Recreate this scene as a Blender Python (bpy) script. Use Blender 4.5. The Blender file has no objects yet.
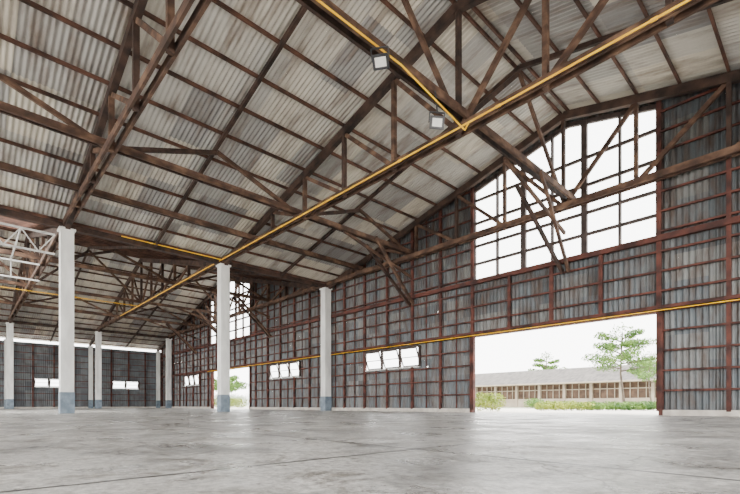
import bpy, bmesh, math, random
from mathutils import Vector, Matrix
random.seed(7)
S=1.5
SC=bpy.context.scene
def pt(u,v,z): return Vector((-u*S, v*S, z*S))

# ---------------- materials ----------------
def newmat(name):
    m=bpy.data.materials.new(name); m.use_nodes=True
    nt=m.node_tree; b=nt.nodes['Principled BSDF']
    return m,nt,b
def noisy(name,c1,c2,scale=3.0,rough=.8,metal=0.0,stretch=(1,1,1),detail=6,bump=0.0,c3=None,lo=.35,hi=.65):
    m,nt,b=newmat(name); N=nt.nodes; L=nt.links
    tc=N.new('ShaderNodeTexCoord'); mp=N.new('ShaderNodeMapping'); mp.inputs['Scale'].default_value=stretch
    L.new(tc.outputs['Object'],mp.inputs['Vector'])
    n=N.new('ShaderNodeTexNoise'); n.inputs['Scale'].default_value=scale; n.inputs['Detail'].default_value=detail
    L.new(mp.outputs[0],n.inputs['Vector'])
    r=N.new('ShaderNodeValToRGB'); r.color_ramp.elements[0].position=lo; r.color_ramp.elements[1].position=hi
    r.color_ramp.elements[0].color=(*c1,1); r.color_ramp.elements[1].color=(*c2,1)
    if c3:
        e=r.color_ramp.elements.new((lo+hi)/2); e.color=(*c3,1)
    L.new(n.outputs['Fac'],r.inputs['Fac']); L.new(r.outputs['Color'],b.inputs['Base Color'])
    b.inputs['Roughness'].default_value=rough; b.inputs['Metallic'].default_value=metal
    if bump>0:
        bp=N.new('ShaderNodeBump'); bp.inputs['Strength'].default_value=bump; L.new(n.outputs['Fac'],bp.inputs['Height']); L.new(bp.outputs[0],b.inputs['Normal'])
    return m
M_timber=noisy('weathered_timber',(.020,.010,.006),(.18,.105,.065),1.6,.85,stretch=(1,1,1.5),bump=.2,c3=(.070,.035,.022),detail=9,lo=.3,hi=.7)
M_rafter=noisy('dark_timber',(.012,.006,.004),(.065,.034,.024),2.2,.85,detail=8)
M_purlin=noisy('purlin_timber',(.026,.011,.007),(.12,.053,.034),1.3,.85,detail=8)
M_stud=noisy('red_brown_timber',(.028,.008,.006),(.12,.035,.023),1.8,.8,detail=8)
M_white=noisy('white_paint',(.60,.60,.58),(.80,.80,.77),2.0,.6,stretch=(1,1,.3))
M_whitew=noisy('white_painted_steel',(.45,.45,.44),(.65,.65,.63),2.0,.6)
M_bluegrey=noisy('bluegrey_paint',(.12,.16,.20),(.20,.25,.30),3.0,.6)
M_yellow=noisy('yellow_pipe_paint',(.85,.44,.0),(.95,.56,.005),2.0,.45)
M_conc=noisy('curb_concrete',(.42,.38,.33),(.62,.58,.52),2.5,.9)
M_frame=noisy('window_frame_dark',(.025,.016,.013),(.06,.04,.035),3,.7)
M_lamp=noisy('lamp_housing',(.03,.03,.035),(.06,.06,.065),3,.5,metal=.3)
M_leaf=noisy('leaf_green',(.025,.08,.006),(.10,.19,.018),1.2,.7)
M_leafy=noisy('leaf_yellowgreen',(.11,.17,.01),(.27,.31,.03),1.5,.7)
M_trunk=noisy('tree_bark',(.05,.04,.03),(.11,.085,.06),3,.9)
M_bwall=noisy('plaster_cream',(.24,.20,.15),(.33,.29,.22),.5,.9)
M_brown=noisy('brown_shutters',(.045,.026,.016),(.10,.06,.037),1.0,.8)
M_broof=noisy('grey_roof_tiles',(.055,.05,.048),(.11,.10,.09),.6,.9,stretch=(3,1,1))
M_grass=noisy('grass',(.05,.10,.015),(.12,.17,.03),1.5,.95)

def sheetmat(name,base,var,du,dv,axis2,dirt,rough,metal,dirtamt,ns=.9,mid=None,st=(1,1,1),d0=.45,d1=.75):
    m,nt,b=newmat(name); N=nt.nodes; L=nt.links
    tc=N.new('ShaderNodeTexCoord'); sp=N.new('ShaderNodeSeparateXYZ'); L.new(tc.outputs['Object'],sp.inputs[0])
    def fl(o,d):
        a=N.new('ShaderNodeMath'); a.operation='DIVIDE'; a.inputs[1].default_value=d; L.new(o,a.inputs[0])
        f=N.new('ShaderNodeMath'); f.operation='FLOOR'; L.new(a.outputs[0],f.inputs[0]); return f.outputs[0]
    cb=N.new('ShaderNodeCombineXYZ')
    L.new(fl(sp.outputs[axis2[0]],du),cb.inputs[0]); L.new(fl(sp.outputs[axis2[1]],dv),cb.inputs[1])
    wn=N.new('ShaderNodeTexWhiteNoise'); wn.noise_dimensions='3D'; L.new(cb.outputs[0],wn.inputs['Vector'])
    r=N.new('ShaderNodeValToRGB'); r.color_ramp.elements[0].color=(*base,1); r.color_ramp.elements[1].color=(*var,1)
    if mid:
        e=r.color_ramp.elements.new(.5); e.color=(*mid,1)
    L.new(wn.outputs['Value'],r.inputs['Fac'])
    mp=N.new('ShaderNodeMapping'); mp.inputs['Scale'].default_value=st; L.new(tc.outputs['Object'],mp.inputs[0])
    n=N.new('ShaderNodeTexNoise'); n.inputs['Scale'].default_value=ns; n.inputs['Detail'].default_value=10; n.inputs['Roughness'].default_value=.62; L.new(mp.outputs[0],n.inputs['Vector'])
    rr=N.new('ShaderNodeValToRGB'); rr.color_ramp.elements[0].position=d0; rr.color_ramp.elements[1].position=d1
    rr.color_ramp.elements[0].color=(0,0,0,1); rr.color_ramp.elements[1].color=(dirtamt,)*3+(1,)
    L.new(n.outputs['Fac'],rr.inputs['Fac'])
    mx=N.new('ShaderNodeMixRGB'); L.new(rr.outputs['Color'],mx.inputs['Fac']); L.new(r.outputs['Color'],mx.inputs[1]); mx.inputs[2].default_value=(*dirt,1)
    L.new(mx.outputs[0],b.inputs['Base Color']); b.inputs['Roughness'].default_value=rough; b.inputs['Metallic'].default_value=metal
    return m
M_roof=sheetmat('galvanised_roof_sheet',(.27,.265,.26),(.64,.59,.49),2.9,1.35,(0,1),(.12,.065,.038),.5,.1,.8,.7,mid=(.49,.475,.44),st=(.5,2.5,1),d0=.48,d1=.72)
M_wall=sheetmat('bluegrey_wall_sheet',(.068,.078,.083),(.170,.172,.165),1.2,1.15,(0,2),(.060,.036,.024),.45,.15,.95,1.2,mid=(.103,.122,.134),st=(2.5,1,.6),d0=.42,d1=.68)
M_wall2=sheetmat('bluegrey_wall_sheet_side',(.070,.083,.095),(.145,.155,.165),1.2,1.15,(1,2),(.05,.03,.02),.5,.1,.7,1.4)

def transl():
    m,nt,b=newmat('translucent_sheet'); N=nt.nodes; L=nt.links
    N.remove(b); t=N.new('ShaderNodeBsdfTranslucent'); t.inputs[0].default_value=(.9,.92,.9,1)
    tr=N.new('ShaderNodeBsdfTransparent'); mx=N.new('ShaderNodeMixShader'); mx.inputs[0].default_value=.5
    L.new(t.outputs[0],mx.inputs[1]); L.new(tr.outputs[0],mx.inputs[2]); L.new(mx.outputs[0],N['Material Output'].inputs['Surface'])
    return m
M_trans=transl()
def glassm():
    m,nt,b=newmat('window_glass'); N=nt.nodes; L=nt.links
    N.remove(b); g=N.new('ShaderNodeBsdfGlossy'); g.inputs['Roughness'].default_value=.05
    tr=N.new('ShaderNodeBsdfTransparent'); tr.inputs[0].default_value=(.96,.98,.98,1); mx=N.new('ShaderNodeMixShader'); mx.inputs[0].default_value=.05
    L.new(tr.outputs[0],mx.inputs[1]); L.new(g.outputs[0],mx.inputs[2]); L.new(mx.outputs[0],N['Material Output'].inputs['Surface'])
    return m
M_glass=glassm()

def floormat():
    m,nt,b=newmat('concrete_floor'); N=nt.nodes; L=nt.links
    tc=N.new('ShaderNodeTexCoord')
    def noise(sc,det,ro=.6,dist=0):
        n=N.new('ShaderNodeTexNoise'); n.inputs['Scale'].default_value=sc; n.inputs['Detail'].default_value=det; n.inputs['Roughness'].default_value=ro; n.inputs['Distortion'].default_value=dist
        L.new(tc.outputs['Object'],n.inputs['Vector']); return n.outputs['Fac']
    def ramp(f,a,b_,ca,cb):
        r=N.new('ShaderNodeValToRGB'); r.color_ramp.elements[0].position=a; r.color_ramp.elements[1].position=b_
        r.color_ramp.elements[0].color=(*ca,1); r.color_ramp.elements[1].color=(*cb,1); L.new(f,r.inputs['Fac']); return r.outputs['Color']
    base=ramp(noise(.6,9,.68,.5),.40,.60,(.36,.355,.345),(.70,.685,.655))
    fine=ramp(noise(14,10,.8),.40,.60,(.42,.42,.42),(1,1,1))
    stain=ramp(noise(1.7,12,.78,.8),.40,.50,(.44,.42,.39),(1,1,1))
    spots=ramp(noise(5.5,6,.65),.32,.36,(.18,.155,.13),(1,1,1))
    def mul(a,c):
        x=N.new('ShaderNodeMixRGB'); x.blend_type='MULTIPLY'; x.inputs[0].default_value=1; L.new(a,x.inputs[1]); L.new(c,x.inputs[2]); return x.outputs[0]
    col=mul(mul(mul(base,fine),stain),spots)
    nv=N.new('ShaderNodeTexNoise'); nv.inputs['Scale'].default_value=1.2; nv.inputs['Detail'].default_value=8; L.new(tc.outputs['Object'],nv.inputs['Vector'])
    va=N.new('ShaderNodeMixRGB'); va.blend_type='ADD'; va.inputs[0].default_value=1.0; L.new(tc.outputs['Object'],va.inputs[1]); L.new(nv.outputs['Color'],va.inputs[2])
    vo=N.new('ShaderNodeTexVoronoi'); vo.feature='DISTANCE_TO_EDGE'; vo.inputs['Scale'].default_value=.33; L.new(va.outputs[0],vo.inputs['Vector'])
    col=mul(col,ramp(vo.outputs['Distance'],.0015,.006,(.30,.28,.26),(1,1,1)))
    sp=N.new('ShaderNodeSeparateXYZ'); L.new(tc.outputs['Object'],sp.inputs[0])
    wob=N.new('ShaderNodeTexNoise'); wob.inputs['Scale'].default_value=3; wob.inputs['Detail'].default_value=4; L.new(tc.outputs['Object'],wob.inputs['Vector'])
    def joint(o,off,per):
        w=N.new('ShaderNodeMath'); w.operation='MULTIPLY_ADD'; L.new(wob.outputs['Fac'],w.inputs[0]); w.inputs[1].default_value=.05; L.new(o,w.inputs[2])
        a=N.new('ShaderNodeMath'); a.operation='ADD'; a.inputs[1].default_value=off; L.new(w.outputs[0],a.inputs[0])
        p=N.new('ShaderNodeMath'); p.operation='PINGPONG'; p.inputs[1].default_value=per/2; L.new(a.outputs[0],p.inputs[0])
        r=N.new('ShaderNodeMapRange'); r.inputs['From Min'].default_value=.016; r.inputs['From Max'].default_value=.034; r.inputs['To Min'].default_value=.08; r.inputs['To Max'].default_value=1; L.new(p.outputs[0],r.inputs['Value'])
        return r.outputs[0]
    j1=joint(sp.outputs[0],1.95*S,6.0*S); j2=joint(sp.outputs[1],-2.28*S,6.0*S)
    col=mul(mul(col,j1),j2)
    L.new(col,b.inputs['Base Color'])
    rr=N.new('ShaderNodeMapRange'); rr.inputs['From Min'].default_value=.35; rr.inputs['From Max'].default_value=.65; rr.inputs['To Min'].default_value=.18; rr.inputs['To Max'].default_value=.55; L.new(noise(.8,8,.65),rr.inputs['Value']); L.new(rr.outputs[0],b.inputs['Roughness'])
    bp=N.new('ShaderNodeBump'); bp.inputs['Strength'].default_value=.4; bp.inputs['Distance'].default_value=.03; L.new(noise(6,10,.7),bp.inputs['Height']); L.new(bp.outputs[0],b.inputs['Normal'])
    return m
M_floor=floormat()
M_yard=noisy('yard_concrete',(.50,.47,.42),(.64,.61,.56),.4,.95)

# ---------------- mesh helpers ----------------
class B:
    def __init__(s,name,mats):
        s.name=name; s.mats=mats; s.v=[]; s.f=[]; s.mi=[]
    def quad(s,ps,mi=0):
        i=len(s.v); s.v+= [tuple(p) for p in ps]; s.f.append(tuple(range(i,i+len(ps)))); s.mi.append(mi)
    def beam(s,p,q,w,h,mi=0,up=Vector((0,0,1))):
        w*=S; h*=S
        d=(q-p).normalized()
        side=d.cross(up)
        if side.length<1e-3: side=d.cross(Vector((0,1,0)))
        side.normalize(); u2=side.cross(d).normalized()
        a=side*w/2; b=u2*h/2
        c=[p-a-b,p+a-b,p+a+b,p-a+b,q-a-b,q+a-b,q+a+b,q-a+b]
        i=len(s.v); s.v+=[tuple(x) for x in c]
        for f in ((0,3,2,1),(4,5,6,7),(0,1,5,4),(1,2,6,5),(2,3,7,6),(3,0,4,7)):
            s.f.append(tuple(i+k for k in f)); s.mi.append(mi)
    def bm(s,a,b,w,h,mi=0): s.beam(pt(*a),pt(*b),w,h,mi)
    def box(s,u0,u1,v0,v1,z0,z1,mi=0):
        s.beam(pt(u0,(v0+v1)/2,(z0+z1)/2),pt(u1,(v0+v1)/2,(z0+z1)/2),abs(v1-v0),abs(z1-z0),mi)
    def tube(s,p,q,r,n=10,mi=0,r2=None):
        r2=r if r2 is None else r2
        d=(q-p).normalized(); up=Vector((0,0,1)) if abs(d.z)<.9 else Vector((0,1,0))
        a=d.cross(up).normalized(); b=d.cross(a).normalized()
        i=len(s.v)
        for k in range(n):
            t=2*math.pi*k/n; o=a*math.cos(t)+b*math.sin(t)
            s.v.append(tuple(p+o*r)); s.v.append(tuple(q+o*r2))
        for k in range(n):
            k2=(k+1)%n; s.f.append((i+2*k,i+2*k2,i+2*k2+1,i+2*k+1)); s.mi.append(mi)
        s.f.append(tuple(i+2*k for k in range(n))); s.mi.append(mi)
        s.f.append(tuple(i+2*k+1 for k in reversed(range(n)))); s.mi.append(mi)
    def done(s,parent=None):
        me=bpy.data.meshes.new(s.name); me.from_pydata(s.v,[],s.f); 
        for m in s.mats: me.materials.append(m)
        me.polygons.foreach_set('material_index',s.mi); me.update()
        o=bpy.data.objects.new(s.name,me); SC.collection.objects.link(o)
        if parent: o.parent=parent
        return o
def empty(name):
    e=bpy.data.objects.new(name,None); SC.collection.objects.link(e); return e

# ---------------- layout ----------------
R1=6.2; VAL=19.0; R2=31.3; ROW2=43.6; UE=47.0; ROW0=-6.6; RZ=10.1
VW=14.9; VB=-12.0
def rz(u):
    if u<=VAL: return RZ-.25*abs(u-R1)
    return RZ-.26016*abs(u-R2)
TR=[14.55,8.7,2.8,-3.1,-9.0]
DOORS=[(3.55,9.88,2.98),(28.15,34.45,2.98)]
CLER=[(3.55,9.88,5.2),(28.15,34.9,5.2)]
WINS=[(12.65,16.2,2.0,2.92),(22.0,25.5,2.0,2.92),(37.1,40.5,2.0,2.92)]
SWINS=[(4.6,6.7,1.85,2.6),(10.5,12.8,1.85,2.6),(-1.5,.8,1.85,2.6)]

b=B('floor',[M_floor]); b.box(UE+.1,-12,VB-3,VW+.3,-.2,0); b.done()
b=B('yard_ground',[M_yard]); b.quad([pt(140,-60,-.03),pt(-120,-60,-.03),pt(-120,140,-.03),pt(140,140,-.03)]); b.done()

def corr(x,pitch,amp): return amp*math.sin(2*math.pi*x/pitch)
b=B('ceiling',[M_roof,M_trans])
pitch=.13; n=6; dv=pitch/n
slopes=[(ROW0-.6,R1),(R1,VAL),(VAL,R2),(R2,UE+.5)]
k0=int(VB/dv); k1=int((VW+.35)/dv)
for (ua,ub) in slopes:
    for k in range(k0,k1):
        v0=k*dv; v1=v0+dv; c0=corr(v0,pitch,.018); c1=corr(v1,pitch,.018)
        segs=[(ua,ub,0)]
        if ua==VAL and v1<2.35: segs=[(VAL,19.4,0),(19.4,29.4,1),(29.4,R2,0)]
        for (a,c,mi) in segs:
            b.quad([pt(a,v0,rz(a+1e-6 if a!=VAL else a)+c0),pt(a,v1,rz(a)+c1),pt(c,v1,rz(c)+c1),pt(c,v0,rz(c)+c0)],mi)
b.done()

b=B('roof_purlins',[M_purlin,M_rafter])
def purl(ua,ub,npl):
    for i in range(npl+1):
        u=ua+(ub-ua)*i/npl
        if i==0: u+=.12*(1 if ub>ua else -1)
        if i==npl: u-=.12*(1 if ub>ua else -1)
        b.bm((u,VB,rz(u)-.07),(u,VW+.2,rz(u)-.07),.055,.09,0)
purl(ROW0,R1,12); purl(R1,VAL,12); purl(VAL,R2,12); purl(R2,UE,15)
for v in (11.65,5.75,-.15,-6):
    for (ua,ub) in ((ROW0,R1),(R1,VAL),(VAL,R2),(R2,UE)):
        b.bm((ua,v,rz(ua)-.18),(ub,v,rz(ub)-.18),.09,.12,1)
b.done()

def truss(v,uL,uR,uRd,npan,over=None):
    b=B('roof_truss',[M_timber,M_rafter])
    zb=6.84; off=.27
    for s in (-1,1):
        b.bm((uL,v+s*.10,zb),(uR,v+s*.10,zb),.06,.19,0)
    for (ua,ub) in ((uL,uRd),(uRd,uR if over is None else over)):
        b.bm((ua,v,rz(ua)-off),(ub,v,rz(ub)-off),.15,.25,1)
    for (ua) in (uL,uR):
        pts=[ua+(uRd-ua)*i/npan for i in range(npan+1)]
        for i in range(1,npan+1):
            u=pts[i]
            if i==npan and ua==uR: continue
            b.bm((u,v,zb-.12),(u,v,rz(u)-off),.10,.13,0 if i%2 else 1)
        for i in range(1,npan):
            b.bm((pts[i],v+.02,rz(pts[i])-off-.05),(pts[i+1],v+.02,zb),.09,.12,0)
    return b
for v in TR:
    truss(v,ROW0,VAL,R1,6).done()
    truss(v,VAL,ROW2,R2,6,over=UE).done()

b=B('roof_bracing_beams',[M_timber,M_rafter])
for u in (-.3,R1-.2,13.0,16.2,25.2,R2,37.4):
    b.bm((u-.09,VB,7.06),(u-.09,VW-.1,7.06),.065,.18,0)
    b.bm((u+.12,VB,7.10),(u+.12,VW-.1,7.10),.065,.18,1)
for u in (VAL,ROW2):
    b.bm((u,VB,6.72),(u,VW,6.72),.2,.2,1)
for u in (R1,13.0,R2,25.2,37.4):
    zt=rz(u)-.35
    for i in range(len(TR)-1):
        a,c=TR[i],TR[i+1]
        mid=(a+c)/2
        b.bm((u,a,7.0),(u,mid,zt),.08,.12,0)
        b.bm((u+.05,c,7.0),(u+.05,mid,zt),.08,.12,1)
for u in (R1,13.0,R2-.2,25.2,37.4):
    b.bm((u-.40,12.1,7.0),(u-.1,VW-.2,4.75),.08,.13,0)
    b.bm((u+.50,12.4,7.0),(u+.1,VW-.2,4.75),.08,.13,1)
    b.bm((u,10.8,7.0),(u,VW-.25,6.0),.07,.11,0)
b.done()

def column(u,v,top=6.55,w=.40):
    b=B('column',[M_white,M_bluegrey,M_rafter])
    b.box(u-w/2,u+w/2,v-w/2,v+w/2,.75,top,0)
    b.box(u-w/2-.015,u+w/2+.015,v-w/2-.015,v+w/2+.015,0,.76,1)
    b.box(u-w/2-.05,u+w/2+.05,v-w/2-.05,v+w/2+.05,top,top+.07,0)
    b.done()
for v in (14.5,8.7,2.8,-3.1,-9.0):
    for u in (ROW0,VAL,ROW2): column(u,v)
for v in (14.5,8.7,2.8,-3.1):
    column(46.6,v,top=5.6,w=.3)

b=B('lattice_girder',[M_whitew])
u0=VAL+.35
for z in (6.45,5.75,):
    b.bm((u0,2.5,z),(u0,-9,z),.06,.06)
    b.bm((u0+4.2,2.5,z-.1),(u0+4.2,-9,z-.1),.06,.06)
for i in range(12):
    v=2.5-i*.96
    b.bm((u0,v,6.45),(u0,v-.48,5.75),.035,.035)
    b.bm((u0,v-.48,5.75),(u0,v-.96,6.45),.035,.035)
    b.bm((u0+4.2,v-.96,6.35),(u0+4.2,v-.96,5.65),.035,.035)
    b.bm((u0,v-.96,6.45),(u0+4.2,v-.96,6.35),.045,.045)
b.done()

def subtract(iv,op):
    out=[]
    for (a,c) in iv:
        x,y=op
        if y<=a or x>=c: out.append((a,c)); continue
        if x>a: out.append((a,x))
        if y<c: out.append((y,c))
    return out
b=B('wall_back',[M_wall,M_conc])
wp=.15; n=6; du=wp/n
u=ROW0-.5
while u<UE:
    u1=u+du; um=(u+u1)/2
    top=rz(um)+.02
    iv=[(.12,top)]
    for (a,c,zt) in DOORS:
        if a<um<c: iv=subtract(iv,(-1,zt))
    for (a,c,zb) in CLER:
        if a<um<c: iv=subtract(iv,(zb,rz(um)-.42))
    for (a,c,z0,z1) in WINS:
        if a<um<c: iv=subtract(iv,(z0,z1))
    if um>9 and random.random()<.02:   # daylight through a nail hole / loose lap
        z_=.8+.575*random.randrange(12); iv=subtract(iv,(z_,z_+random.choice((.012,.02,.04))))
    c0=corr(u,wp,.024); c1=corr(u1,wp,.024)
    for (a,c) in iv:
        b.quad([pt(u,VW+c0,a),pt(u1,VW+c1,a),pt(u1,VW+c1,c),pt(u,VW+c0,c)])
    u=u1
def curb(u0,u1): b.box(u0,u1,VW-.14,VW+.12,0,.16,1)
curb(ROW0-.5,3.45); curb(9.98,28.05); curb(34.55,UE)
b.done()

b=B('wall_left',[M_wall2,M_conc])
v=VB
while v<VW:
    v1=v+du; vm=(v+v1)/2
    iv=[(.12,5.62)]
    for (a,c,z0,z1) in SWINS:
        if a<vm<c: iv=subtract(iv,(z0,z1))
    c0=corr(v,wp,.02); c1=corr(v1,wp,.02)
    for (a,c) in iv:
        b.quad([pt(UE+c0,v,a),pt(UE+c1,v1,a),pt(UE+c1,v1,c),pt(UE+c0,v,c)])
    v=v1
b.box(UE-.12,UE+.12,VB,VW,0,.14,1)
b.done()

b=B('wall_framing_back',[M_stud,M_rafter])
sp=(9.88-3.55)/4
us=[3.55+sp*i/2 for i in range(-12,56)]
vf=VW-.10
def spans_u(u0,u1,z,blocks):
    iv=[(u0,u1)]
    for (a,c,z0,z1) in blocks:
        if z0<z<z1: iv=subtract(iv,(a,c))
    return iv
blocks=[(a,c,-1,zt) for (a,c,zt) in DOORS]+[(a,c,z0,99) for (a,c,z0) in CLER]+WINS
for i,u in enumerate(us):
    if u>UE or u<ROW0: continue
    iv=[(.12,rz(u)-.1)]
    for (a,c,z0,z1) in blocks:
        if a+.05<u<c-.05: iv=subtract(iv,(z0,z1))
    for (a,c) in iv:
        if i%2==0: b.bm((u,vf,a),(u,vf,c),.12 if i%4==0 else .10,.09)
        elif u>9.9: b.bm((u,vf+.03,a),(u,vf+.03,c),.04,.04)
z=.72; k=0
while z<9.6:
    for (a,c) in spans_u(ROW0,UE,z,blocks):
        seg=[]; uu=a; step=.25; st=None
        while uu<=c+1e-6:
            ok=rz(uu)-.15>z
            if ok and st is None: st=uu
            if (not ok) and st is not None: seg.append((st,uu)); st=None
            uu+=step
        if st is not None: seg.append((st,c))
        for (x,y) in seg:
            if y-x>.1: b.bm((x,vf-.02,z),(y,vf-.02,z),.06,.055,0)
    z+=.575; k+=1
for (z,h) in ((5.12,.16),(3.12,.10)):
    for (x,y) in spans_u(ROW0,UE,z,blocks): b.bm((x,vf-.05,z),(y,vf-.05,z),.12,h)
b.done()

b=B('wall_framing_left',[M_stud])
v=VB+.3
while v<VW:
    iv=[(.12,5.6)]
    for (a,c,z0,z1) in SWINS:
        if a<v<c: iv=subtract(iv,(z0,z1))
    for (a,c) in iv: b.bm((UE-.10,v,a),(UE-.10,v,c),.09,.10)
    v+=1.475
z=.72
while z<5.7:
    iv=[(VB,VW)]
    for (a,c,z0,z1) in SWINS:
        if z0<z<z1: iv=subtract(iv,(a,c))
    for (a,c) in iv: b.bm((UE-.12,a,z),(UE-.12,c,z),.07,.055)
    z+=.575
b.done()

for k,(a,c,zt) in enumerate(DOORS):
    b=B('door_%d'%(k+1),[M_stud,M_frame])
    b.box(a-.1,a,VW-.16,VW+.1,0,zt+.05)
    b.box(c,c+.1,VW-.16,VW+.1,0,zt+.05)
    b.box(a-.1,c+.1,VW-.16,VW+.1,zt,zt+.08)
    b.box(a-.1,c+.1,VW+.1,VW+.2,zt+.02,zt+.14,1)
    b.done()

wi=1
for (a,c,z0) in CLER:
    b=B('window_%d'%wi,[M_frame,M_glass]); wi+=1
    npan=6; cols=[a+(c-a)*i/npan for i in range(npan+1)]
    for i,u in enumerate(cols):
        b.bm((u,VW-.02,z0),(u,VW-.02,rz(u)-.4),.18 if i in(0,2,4,6) else .07,.12)
    for z in (z0,5.85,6.55,7.45,8.35):
        xs=[x/20 for x in range(int(a*20),int(c*20)+1) if rz(x/20)-.42>z]
        if xs: b.bm((xs[0],VW-.02,z),(xs[-1],VW-.02,z),.08,.09)
    rid=R1 if c<VAL else R2
    b.bm((a,VW,rz(a)-.42),(rid,VW,rz(rid)-.42),.1,.14)
    b.bm((rid,VW,rz(rid)-.42),(c,VW,rz(c)-.42),.1,.14)
    b.quad([pt(a,VW+.03,z0),pt(c,VW+.03,z0),pt(c,VW+.03,rz(c)-.42),pt(rid,VW+.03,rz(rid)-.42),pt(a,VW+.03,rz(a)-.42)],1)
    b.done()
def hopper(P,name,w,z0,z1,npan):
    b=B(name,[M_frame,M_glass,M_white])
    def bm2(p,q,w_,h_,mi=0): b.beam(P(*p),P(*q),w_,h_,mi)
    bm2((0,0,z0),(w,0,z0),.12,.06,2); bm2((0,0,z1),(w,0,z1),.12,.07)
    for i in range(npan+1): bm2((w*i/npan,0,z0),(w*i/npan,0,z1),.08,.12)
    for i in range(npan):
        x0=w*i/npan+.08; x1=w*(i+1)/npan-.08
        za=z0+.08; zb=z1-.08; da=.14; db=-.14
        bm2((x0,da,za),(x1,da,za),.04,.05,0); bm2((x0,db,zb),(x1,db,zb),.04,.05,0)
        bm2((x0,da,za),(x0,db,zb),.04,.05,0); bm2((x1,da,za),(x1,db,zb),.04,.05,0)
        bm2((x0,0,(za+zb)/2),(x1,0,(za+zb)/2),.03,.035,0)
        b.quad([P(x0,da,za),P(x1,da,za),P(x1,db,zb),P(x0,db,zb)],1)
    b.done()
for (a,c,z0,z1) in WINS:
    hopper(lambda s,d,z,a=a: pt(a+s,VW-.06+d,z),'window_%d'%wi,c-a,z0,z1,3); wi+=1
for (a,c,z0,z1) in SWINS:
    hopper(lambda s,d,z,a=a: pt(UE-.06+d,a+s,z),'window_%d'%wi,c-a,z0,z1,2); wi+=1

def pipe(pts,r=.035):
    b=B('yellow_conduit_pipe',[M_yellow])
    P=[pt(*p) for p in pts]
    for a,c in zip(P,P[1:]): b.tube(a,c,r*S,10)
    for a,c in zip(P,P[1:]):
        L_=(c-a).length; n=int(L_/(2.9*S))
        d=(c-a).normalized()
        for i in range(1,n+1):
            m=a+d*(i*2.9*S); b.tube(m-d*.05*S,m+d*.05*S,r*1.45*S,10)
    b.done()
vB=8.7-.24
pipe([(ROW0,vB,6.74),(VAL-.05,vB,6.74),(R2,vB,6.74),(35.5,vB,6.74)],.022)
pipe([(5.75,vB,6.74),(5.75,vB-.15,6.5),(5.75,7.6,6.62),(5.75,6.2,6.85),(5.75,VB,6.85)],.018)
pipe([(R2-.35,vB,6.7),(R2-.35,-6,6.7)],.022)
pipe([(VAL-.3,vB,6.75),(VAL-.3,4.5,6.75)],.02)
pipe([(ROW0,VW-.24,3.02),(35.0,VW-.24,3.02)],.016)

def flood(u,v,z,yaw,pitch_,k=.8):
    e=empty('flood_light')
    b=B('housing',[M_lamp,M_glass,M_white])
    M=Matrix.Translation(pt(u,v,z))@Matrix.Rotation(yaw,4,'Z')@Matrix.Rotation(pitch_,4,'X')
    def q(x,y,z_): return M@(Vector((x,y,z_))*S*k)
    def bx(x0,x1,y0,y1,z0,z1,mi,t=1.0):
        xm=(x0+x1)/2; zm=(z0+z1)/2
        A=[q(x0,y0,z0),q(x1,y0,z0),q(x1,y0,z1),q(x0,y0,z1)]
        Bq=[q(xm+(x-xm)*t,y1,zm+(zz-zm)*t) for x,zz in ((x0,z0),(x1,z0),(x1,z1),(x0,z1))]
        b.quad(A,mi); b.quad(Bq[::-1],mi)
        for i in range(4):
            j=(i+1)%4; b.quad([A[i],Bq[i],Bq[j],A[j]],mi)
    bx(-.17,.17,0,.14,-.13,.13,0,.6)
    bx(-.19,.19,-.03,0,-.15,.15,0)
    bx(-.13,.13,-.035,-.03,-.095,.095,2)
    for i in range(5): bx(-.10+i*.045,-.085+i*.045,.12,.18,-.08,.08,0)
    b.done(e)
    b=B('bracket',[M_lamp])
    for sx in (-.2,.2): b.beam(q(sx,.05,0),q(sx,.05,.24),.02,.03)
    b.beam(q(-.2,.05,.24),q(.2,.05,.24),.03,.02); b.beam(q(0,.05,.24),pt(5.83,v+.05,6.95),.025,.025)
    b.done(e)
flood(5.75,5.65,6.62,math.radians(35),math.radians(55))
flood(5.75,7.3,6.22,math.radians(55),math.radians(20))

b=B('factory_building',[M_bwall,M_brown,M_broof,M_white])
V0=55; V1=66; ze=3.2; zr=5.3
uA,uB=90,-60
b.quad([pt(uA,V0-1.5,ze-.2),pt(uB,V0-1.5,ze-.2),pt(uB,(V0+V1)/2,zr),pt(uA,(V0+V1)/2,zr)],2)
b.quad([pt(uA,V1+1.5,ze-.2),pt(uB,V1+1.5,ze-.2),pt(uB,(V0+V1)/2,zr),pt(uA,(V0+V1)/2,zr)],2)
b.box(uB,uA,V0,V1,0,1.1,0); b.box(uB,uA,V0+.3,V1,1.1,2.2,1); b.box(uB,uA,V0,V1,2.9,3.2,0)
b.box(uB,uA,V0+.3,V1,2.2,2.9,1)
u=uB
while u<uA:
    b.box(u,u+.3,V0-.1,V0+.3,0,3.2,0)
    for k in range(1,4): b.box(u+.8*k,u+.8*k+.07,V0+.15,V0+.3,1.1,2.9,0)
    u+=3.2
b.box(uB,uA,V0+.1,V0+.25,2.15,2.25,0)
b.box(uB,uA,V0-1.6,V0-1.45,ze-.3,ze-.15,0)
b.done()

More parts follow.
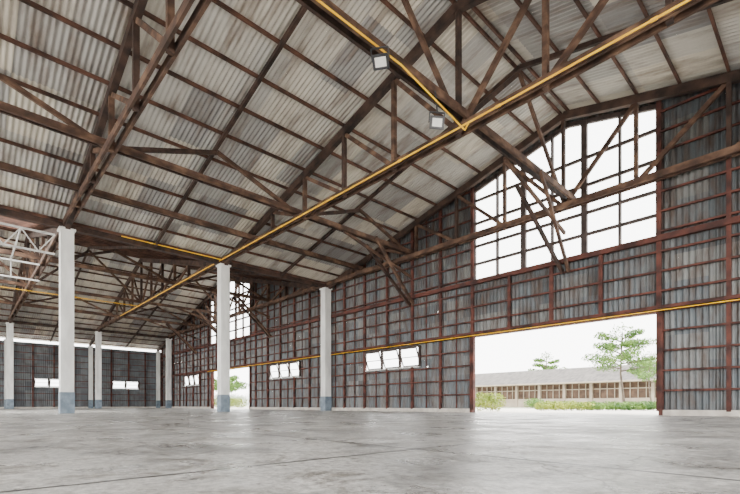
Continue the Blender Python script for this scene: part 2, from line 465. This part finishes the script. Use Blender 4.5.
def leaves(b,c,rad,n,size,mi=0):
    for _ in range(n):
        while True:
            x,y,z=[random.uniform(-1,1) for _ in range(3)]
            if x*x+y*y+z*z<=1: break
        p=Vector((c[0]+x*rad[0],c[1]+y*rad[1],c[2]+z*rad[2]))
        a=Vector([random.uniform(-1,1) for _ in range(3)]).normalized(); t=a.orthogonal().normalized()
        s=size*random.uniform(.6,1.3)
        b.quad([p-a*s,p+t*s*.5,p+a*s,p-t*s*.5],mi)
def tree(u,v,h,cr,nb=9,nl=170,name='tree',lm=M_leaf,sz=.18):
    b=B(name,[M_trunk,lm])
    base=pt(u,v,-.03); top=pt(u+.05*h,v,h*.45)
    b.tube(base,top,.035*h*S*.5,8,0,.022*h*S*.5)
    tip=pt(u+.03*h,v,h*.95); b.tube(top,tip,.022*h*S*.5,6,0,.008*h*S)
    for i in range(nb):
        t=.05+.85*i/nb; s=top.lerp(tip,t)
        an=2.4*i+random.uniform(-.3,.3); L_=cr*S*random.uniform(.7,1.05)*(1-.5*t)
        e=s+Vector((math.cos(an)*L_,math.sin(an)*L_,random.uniform(.1,.4)*L_))
        b.tube(s,e,.010*h*S,5,0,.003*h*S)
        for k in (.5,.8,1.05):
            p=s.lerp(e,k); leaves(b,p,(L_*.34,L_*.34,L_*.18),nl//3,sz,1)
    leaves(b,tip,(cr*S*.35,cr*S*.35,cr*S*.3),nl//2,sz,1)
    b.done()
def wallpos(x,Z):
    a=(x-370)/438; return Z*(.73-.683*a), Z*(.683+.73*a)
u_,v_=wallpos(625,28); tree(u_,v_,5.2,2.2,14,420,sz=.11)
u_,v_=wallpos(652,34); tree(u_,v_,4.2,1.8,10,300,sz=.11)
u_,v_=wallpos(548,75); tree(u_,v_,9.0,3.2,10,220,sz=.25)
u_,v_=wallpos(640,80); tree(u_,v_,9.6,4.5,10,260,sz=.25)
u_,v_=wallpos(225,60); tree(u_,v_,4,3,10,260,sz=.25)
def hedge(u0,v0,u1,v1,h,w,mat,name='hedge'):
    b=B(name,[mat])
    p=Vector((u0,v0)); q=Vector((u1,v1)); n=max(2,int((q-p).length/.4))
    for i in range(n+1):
        c=p.lerp(q,i/n); hh=h*random.uniform(.92,1.08)
        leaves(b,pt(c.x,c.y,hh*.5),(w*S*.5,w*S*.5,hh*.52*S),420,.09)
    b.done()
def hp(x0,x1,Z,h,w,m,name='hedge'):
    a=wallpos(x0,Z); c=wallpos(x1,Z); hedge(a[0],a[1],c[0],c[1],h,w,m,name)
hp(480,496,22,.92,1.0,M_leafy,'bush')
hp(541,588,25,.52,.8,M_leafy)
hp(592,660,25,.50,.8,M_leaf)
hp(530,538,40,.9,1.2,M_leaf,'bush')
hp(214,240,45,1.1,1.6,M_leafy,'bush')
hp(214,246,52,1.6,2,M_leaf,'bush')
b=B('lawn_strip',[M_grass])
b.quad([pt(40,40,-.02),pt(-25,40,-.02),pt(-25,48,-.02),pt(40,48,-.02)]); b.done()

w=bpy.data.worlds.new('World'); SC.world=w; w.use_nodes=True
bg=w.node_tree.nodes['Background']; bg.inputs[0].default_value=(1,.985,.965,1); bg.inputs[1].default_value=9.5
sl=bpy.data.lights.new('sun','SUN'); sl.energy=9; sl.angle=math.radians(2); sl.color=(1,.95,.86)
so=bpy.data.objects.new('sun',sl); SC.collection.objects.link(so)
so.rotation_euler=Vector((-.12,.36,-.93)).to_track_quat('-Z','Y').to_euler()
so.location=(0,-40,80)

cam=bpy.data.cameras.new('camera'); co=bpy.data.objects.new('camera',cam); SC.collection.objects.link(co)
cam.sensor_width=36; cam.lens=438/740*36; cam.shift_y=158/740; cam.clip_end=1000; cam.clip_start=.05
co.location=(0,0,.3*S)
yaw=math.atan2(.730,.683)
co.rotation_euler=(math.radians(90),0,yaw)
SC.camera=co
